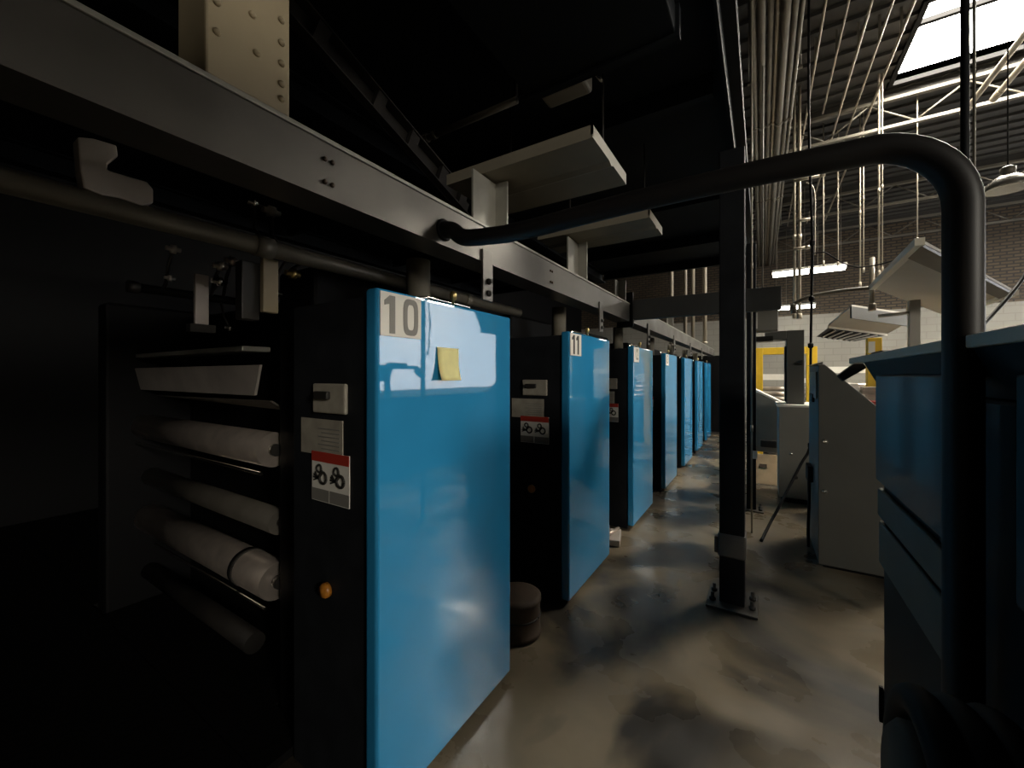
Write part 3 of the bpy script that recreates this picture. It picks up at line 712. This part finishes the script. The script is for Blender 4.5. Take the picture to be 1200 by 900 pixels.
# work table with paper stacks behind the console
t = thing('work_table', 'grey work table behind the sloping console piled with papers', 'table', (1.1, 6.3, 0))
MB().box((.80, 5.95, 1.10), (1.26, 6.75, 1.14)).build('table_top', 'palegrey', t, bevel=.004)
for x in (.82, 1.20):
    for y in (5.97, 6.69): MB().box((x, y, 0), (x+.04, y+.04, 1.10)).build('leg', 'grey', t)
sp = [(.82, 6.02, .20, 'paper', 'tall white paper stack at left of the work table'), (1.03, 6.00, .12, 'paper', 'low white paper stack in front on the work table'), (1.04, 6.36, .26, 'card', 'highest grey paper stack at the back of the work table'), (.82, 6.40, .31, 'paper', 'white paper stack at the back left of the work table')]
for (x, y, h, m, lab) in sp:
    t = thing('paper_stack', lab, 'paper stack', (x+.11, y+.14, 1.141), 'paper stacks on the work table')
    k = 0; z = 1.141
    while z < 1.141 + h - .01:
        dx, dy = random.uniform(-.012, .012), random.uniform(-.012, .012)
        MB().box((x+dx, y+dy, z), (x+.19+dx, y+.29+dy, z+.038)).build('bundle', 'red' if (k == 2 and m == 'paper') else m, t, bevel=.003)
        z += .0385; k += 1

# machines far along the aisle
def far_machine(x0, x1, y0, y1, h, label, m='grey'):
    t = thing('bindery_machine', label, 'machine', ((x0+x1)/2, (y0+y1)/2, 0), 'machines at the far end of the hall')
    MB().box((x0, y0, .08), (x1, y1, h*.62)).build('body', m, t, bevel=.01)
    MB().box((x0+.04, y0+.04, 0), (x1-.04, y1-.04, .08)).build('plinth', 'black', t)
    for k in range(3):
        MB().tube([(x0+.02, y0+.1+.16*k, h*.62+.08+.10*k), (x1-.02, y0+.1+.16*k, h*.62+.08+.10*k)], .045, 16).build('roller', 'steel', t)
    for s in (x0, x1-.04): MB().prism([(s, y0, h*.62), (s, y1, h*.62), (s, y1, h), (s, y0+.3, h), (s, y0, h*.75)], (.04, 0, 0)).build('side_plate', 'palegrey', t)
    MB().box((x0+.045, y1-.12, h-.15), (x1-.045, y1-.02, h-.02)).build('cross_rail', 'paper', t)
    MB().box((x0+.1, y0-.03, h*.3), (x0+.3, y0-.001, h*.5)).build('switch_box', 'ink', t, bevel=.008)
    return t
far_machine(-.05, .70, 9.6, 10.6, 1.60, 'grey machine with rollers seen through the yellow portal')
far_machine(1.0, 2.1, 9.5, 10.6, 1.75, 'wide grey machine behind the yellow post', 'palegrey')
far_machine(.75, 1.3, 12.2, 13.2, 1.5, 'far small machine between portal and yellow post', 'deskgrey')
t = thing('folder_tower', 'tall dark folder machine closing the row beyond the last blue door', 'folder machine', (-.9, 12.6, 0))
MB().box((-2.0, 12.3, 0), (-.75, 13.6, 2.1)).build('body', 'black', t, bevel=.02)
for s in (-.72, -.52): MB().bar((s, 11.9, .02), (s, 12.3, 2.2), .04, .05).build('stringer', 'grease', t)
for k in range(9): MB().box((-.70, 11.91+.045*k, .22+.225*k), (-.54, 12.0+.045*k, .245+.225*k)).build('step', 'plate', t)
MB().box((-.74, 12.5, .5), (-.60, 13.3, 1.5)).build('delivery_box', 'palegrey', t, bevel=.01)

# low dark machine added unseen beyond the desk to darken the nearest door's reflection
t = thing('reflected_machine', 'low dark machine added beyond the desk, mirrored as dark mass in nearest blue door', 'machine', (3.2, 5.4, 0))
MB().box((2.5, 2.9, .08), (3.9, 8.2, .95)).build('body', 'charcoal', t, bevel=.02)
MB().prism([(2.55, 3.0, .95), (2.55, 3.0, 1.22), (3.2, 3.0, 1.30), (3.85, 3.0, .95)], (0, 5.0, 0)).build('cover', 'charcoal', t, bevel=.02)
for y in (3.1, 5.4, 7.9): MB().box((2.56, y, 0), (3.84, y+.2, .08)).build('foot', 'black', t)
for y in (3.6, 5.2, 6.8): MB().box((2.47, y, .35), (2.499, y+1.1, .85)).build('door', 'navy', t, bevel=.006)
# small things on the floor between the doors
t = thing('floor_shade_sheet', 'black sheet added as painted shade over the floor below the exposed rollers', 'shade sheet', (-2.6, -.4, 0))  # added black sheet standing in for deep shade on the floor
MB().box((-6.45, -2.6, 0), (-1.20, .78, .035)).box((-6.45, .785, 0), (-3.75, 7.0, .035)).box((-3.54, .785, 0), (-1.905, 1.232, .035)).box((-1.9, .785, 0), (-1.625, .99, .035)).build('plate', 'floorshade', t)
t = thing('dusty_drum', 'dusty brown drum on the floor between the two nearest blue doors', 'drum', (-1.25, 2.1, 0))
p = at(622, 742, Z=.0); 
MB().lathe((-1.26, 2.08, 0), [(.13,0),(.145,.01),(.145,.03),(.138,.035),(.138,.20),(.145,.205),(.145,.225),(.12,.235),(.0,.235)], 30).build('shell', 'rust', t)
MB().torus((-1.26, 2.08, .12), .139, .006, 'Z').build('hoop', 'grease', t)
t = thing('steel_offcut', 'small dirty steel offcut on the floor between second and third doors', 'offcut', (-1.2, 3.7, 0))
MB().box((-1.30, 3.55, 0), (-1.12, 3.85, .06), Matrix.Rotation(R(14), 3, 'Z')).build('block', 'guard', t, bevel=.01)
MB().tube([(-1.22, 3.58, .075), (-1.18, 3.84, .075)], .015, 10).build('rod', 'steel', t)

# ------------------------------------------------------------------ overhead services
g = 'conduits running along the roof'
cx = [(-.085, .035, 'duct'), (-.005, .04, 'duct'), (.075, .03, 'duct'), (.135, .022, 'conduit'), (.205, .045, 'duct'), (.285, .03, 'duct'), (.345, .022, 'duct')]
ord_ = ['first', 'second', 'third', 'fourth', 'fifth', 'sixth', 'seventh']
for i, (x, r, m) in enumerate(cx):
    ln = 'bundled roof pipe beside the dark platform edge, %s from the left%s' % (ord_[i], ', pale and thin' if m == 'conduit' else '')
    t = thing('roof_pipe', ln, 'pipe', (x, 5.0, 5.3), 'bundled pipes along the roof')
    MB().tube([(x, 1.0, 5.30-r), (x, 15.95, 5.30-r)], r, 14).build('tube', m, t)
    for y in (4.0, 7.0, 10.0): MB().tube([(x, y, 5.30-r), (x, y+.08, 5.30-r)], r+.008, 14).build('coupling', m, t)
t = thing('pipe_trapeze', 'thin steel hanger bars holding the bundled roof pipes', 'pipe hanger', (.13, 6.0, 5.2))
for y in (3.0, 6.0, 9.0, 12.0):
    MB().box((-.16, y, 5.302), (.42, y+.04, 5.33)).build('crossbar', 'duct', t)
    for x in (-.145, .40): MB().tube([(x, y+.02, 5.30), (x, y+.02, ROOF-.05)], .007, 8).build('drop_rod', 'duct', t)
sx = [(968, .014), (995, .012), (1022, .016), (1047, .012), (1072, .016)]
for i, (px, r) in enumerate(sx):
    x = 4.15 / (440/(px-893)) / 1.178
    y0, y1 = (2.5, 13.5) if i in (0, 2, 4) else (3.0, 7.0 + i)
    t = thing('roof_conduit', 'single roof conduit left of the skylight, %s from the pipe bundle' % ord_[i], 'conduit', (x, 5, 5.7), g)
    MB().tube([(x, y0, 5.70), (x, y1, 5.70)], r, 10).build('tube', 'conduit', t)
    for y in (4.6, 6.6): MB().box((x-.012, y, 5.70+r*.8), (x+.012, y+.02, ROOF-.001)).build('clip', 'duct', t)
for i, x in enumerate((2.35, 2.56)):
    t = thing('sprinkler_pipe', '%s of two thick pale pipes under the skylight at top right' % ('left' if i == 0 else 'right'), 'pipe', (x, 5, 5.15), 'thick pipes under the skylight')
    MB().tube([(x, 1.0, 5.15), (x, 7.9-.2*i, 5.15)], .032, 14).build('tube', 'conduit', t)
    MB().tube([(x, 7.75-.2*i, 5.15), (x, 7.95-.2*i, 5.15)], .042, 14).build('end_cap', 'conduit', t)
    for y in (3.0, 6.0): MB().tube([(x, y, 5.18), (x, y, ROOF+.05 if False else 5.40)], .008, 8).build('hanger', 'duct', t)
# vertical drops: pixel column, top, bottom, depth Y, radius, pale?
drops = [(931, None, 372, 7.6, .020, 'left of the bright pair of thick conduit drops right of the pipe bundle'),
         (937, None, 372, 7.6, .022, 'right of the bright pair of thick conduit drops right of the pipe bundle'),
         (965, None, 310, 9.0, .011, 'thin conduit drop next right of the bright pair'),
         (982, None, 310, 9.4, .012, 'thin conduit drop ending above the nearer fluorescent light'),
         (1008, None, 335, 8.9, .012, 'left conduit of the close pair in the middle of the drops'),
         (1012, None, 318, 8.9, .009, 'right thinner conduit of the close pair in the middle of the drops'),
         (1030, None, 322, 7.9, .013, 'left conduit of the pair right above the hood tip'),
         (1034, None, 318, 7.9, .008, 'right thinner conduit of the pair above the hood tip'),
         (1075, None, 283, 8.6, .009, 'lone thin conduit drop touching the top of the raised hood'),
         (1022, 302, 362, 6.3, .025, 'short thick white upright tube beside the raised hood')]
for px, yt, yb, Y, r, lab in drops:
    b = at(px, yb, Y=Y); zt = ROOF-.001 if yt is None else at(px, yt, Y=Y).z
    t = thing('conduit_drop', lab, 'conduit', b, 'vertical conduits hanging from the roof')
    MB().tube([b, (b.x, b.y, zt)], r, 10).build('tube', 'conduit', t)
    MB().lathe((b.x, b.y, b.z), [(r*1.5,-.02),(r*1.5,.06),(r,.065)], 10).build('end_fitting', 'conduit', t)
    if yt is None: MB().tube([(b.x, b.y, b.z+1.2), (b.x, b.y, b.z+1.28)], r*1.35, 10).build('coupling', 'conduit', t)
t = thing('standing_conduit', 'dark conduit rising to the roof above the pipe leg', 'conduit', (.95, 3.2, 0))
MB().tube([(.95, 3.2, 0), (.95, 3.2, ROOF)], .018, 12).build('tube', 'post', t)
MB().tube([(.985, 3.2, 0), (.985, 3.2, ROOF)], .007, 8).build('tube', 'duct', t)
t = thing('standing_conduit', 'pale thin conduit standing against the right edge of the near post', 'conduit', (-.12, 4.5, 0))
p = Vector((-.086, 4.6, 0))
MB().tube([(p.x, 4.6, 0), (p.x, 4.6, ROOF)], .0085, 10).build('tube', 'conduit', t)
for z in (1.0, 2.6): MB().tube([(p.x, 4.6, z), (p.x, 4.6, z+.06)], .012, 10).build('coupling', 'conduit', t)
for i, (xa, ya, xb, Y, lab) in enumerate(((931, 212, 962, 7.4, 'uppermost of three short pale stub arms on the bright conduits'), (934, 259, 951, 7.45, 'middle of three short pale stub arms on the bright conduits'), (930, 292, 944, 7.45, 'lowest of three short pale stub arms on the bright conduits'))):
    a = at(xa, ya, Y=Y); b = Vector((at(xb, ya, Y=Y).x, Y, a.z))
    t = thing('stub_pipe', lab, 'pipe stub', a, 'stub arms on the conduits')
    MB().tube([a, b], .022, 10).build('tube', 'conduit', t)
    MB().tube([b, b + Vector((.05, 0, 0))], .03, 10).build('end_cap', 'conduit', t)
t = thing('hooked_wire', 'thin wire hooking over from the uppermost stub arm', 'wire', tuple(at(955, 230, Y=7.3)))
MB().tube(smooth([at(945,214,Y=7.3), at(952,218,Y=7.3), at(955,232,Y=7.3), at(955,262,Y=7.3), at(955,298,Y=7.3)], 6), .009, 8).build('wire', 'conduit', t)
t = thing('slack_wire', 'slack thin wire looping from the light to the raised hood', 'wire', tuple(at(1000, 310, Y=5.4)))
MB().tube(smooth([at(953,297,Y=5.4), at(967,296,Y=5.4), at(985,307,Y=5.4), at(1005,313,Y=5.4), at(1030,310,Y=5.4), at(1048,305,Y=5.2)], 6), .007, 8).build('wire', 'rubber', t)

def truss(Y, label, x0=-6.4, x1=8.3):
    t = thing('roof_truss', label, 'roof truss', (1.0, Y, 5.45), 'open web trusses under the roof')
    MB().box((x0, Y-.035, 5.43), (x1, Y+.035, 5.475)).build('bottom_chord', 'truss', t)
    MB().box((x0, Y-.04, 5.86), (x1, Y+.04, 5.91)).build('top_chord', 'truss', t)
    MB().box((x0, Y-.02, 5.912), (x1, Y+.02, ROOF-.046)).build('purlin_seat', 'roof', t)
    x = -.2; k = 0
    while x < 7.8:
        MB().tube([(x, Y, 5.47 if k % 2 == 0 else 5.865), (x+.55, Y, 5.865 if k % 2 == 0 else 5.47)], .013, 8).build('web_bar', 'truss', t)
        x += .55; k += 1
truss(8.5, 'pale open web truss just beyond the skylight')
truss(4.55, 'roof truss crossing high above the near post')
truss(12.3, 'second pale truss beyond the skylight, above the nearer fluorescent light')
truss(15.2, 'farthest roof truss close to the brick wall')

# fluorescent lights
for (xa, xb, py, Y, lab) in ((905, 949, 321, 11.8, 'left half of the nearer row of glowing fluorescent lights'), (952, 992, 316, 11.8, 'right half of the nearer row of glowing fluorescent lights'),
                        (905, 926, 362, 15.0, 'left glowing fluorescent light of the farther row'), (929, 956, 360, 15.0, 'right glowing fluorescent light of the farther row')):
    a, b = at(xa, py, Y=Y), at(xb, py, Y=Y); z = (a.z+b.z)/2
    t = thing('fluorescent_light', lab, 'fluorescent light', ((a.x+b.x)/2, Y, z), 'glowing fluorescent lights in the distance')
    MB().prism([(a.x, Y-.16, z+.05), (a.x, Y-.06, z+.12), (a.x, Y+.06, z+.12), (a.x, Y+.16, z+.05), (a.x, Y+.15, z+.045), (a.x, Y+.05, z+.105), (a.x, Y-.05, z+.105), (a.x, Y-.15, z+.045)], (b.x-a.x, 0, 0)).build('reflector', 'paper', t)
    for dy in (-.07, .07): MB().tube([(a.x+.02, Y+dy, z+.02), (b.x-.02, Y+dy, z+.02)], .05, 12).build('tube', 'tube', t)
    for x in (a.x+.1, b.x-.1): MB().tube([(x, Y, z+.121), (x, Y, ROOF-.001)], .005, 6).build('hanger', 'duct', t)
# pendant
p = at(1181, 222, Y=6.0)
t = thing('pendant_lamp', 'unlit dome lamp hanging from the roof at the right edge', 'pendant lamp', p)
MB().lathe(p, [(.165,0),(.170,.012),(.155,.05),(.125,.095),(.08,.13),(.05,.145),(.048,.14),(.078,.122),(.12,.088),(.148,.046),(.158,.004)], 32).build('dome', 'lampglass', t)
MB().lathe(p+Vector((0,0,.142)), [(.052,0),(.055,.07),(.03,.09),(.0,.09)], 20).build('ballast', 'duct', t)
MB().tube([p+Vector((0,0,.22)), (p.x, p.y, ROOF-.001)], .006, 8).build('cord', 'rubber', t)

# pale uprights far off under the end of the platform
for i, (px, Y) in enumerate(((787, 9.5), (803, 10.2), (812, 9.8), (826, 9.8))):
    a = at(px, 392, Y=Y)
    t = thing('far_upright', '%s of the pale uprights seen beyond the black crossbeam' % ['leftmost', 'second from left', 'third from left', 'rightmost'][i], 'upright', (a.x, Y, 2.3), 'pale uprights beyond the crossbeam')
    MB().tube([(a.x, Y, 2.27), (a.x, Y, ROOF-.05)], .04, 10).build('tube', 'conduit', t)
    MB().tube([(a.x, Y, 2.255), (a.x, Y, 2.30)], .055, 10).build('foot', 'conduit', t)

# ------------------------------------------------------------------ world and exposure
w = bpy.data.worlds.new('world'); SC.world = w; w.use_nodes = True
w.node_tree.nodes['Background'].inputs[0].default_value = (0.5, 0.6, 0.8, 1)
w.node_tree.nodes['Background'].inputs[1].default_value = 0.004
vs = SC.view_settings
vs.view_transform = 'Standard'; vs.look = 'None'; vs.exposure = 0.0; vs.gamma = 1.0; vs.use_curve_mapping = False
SC.cycles.max_bounces = 8; SC.cycles.diffuse_bounces = 4; SC.cycles.glossy_bounces = 4
SC.cycles.sample_clamp_indirect = 6.0
SC.cycles.use_denoising = True
print('HOODS', HQ, HQ2)
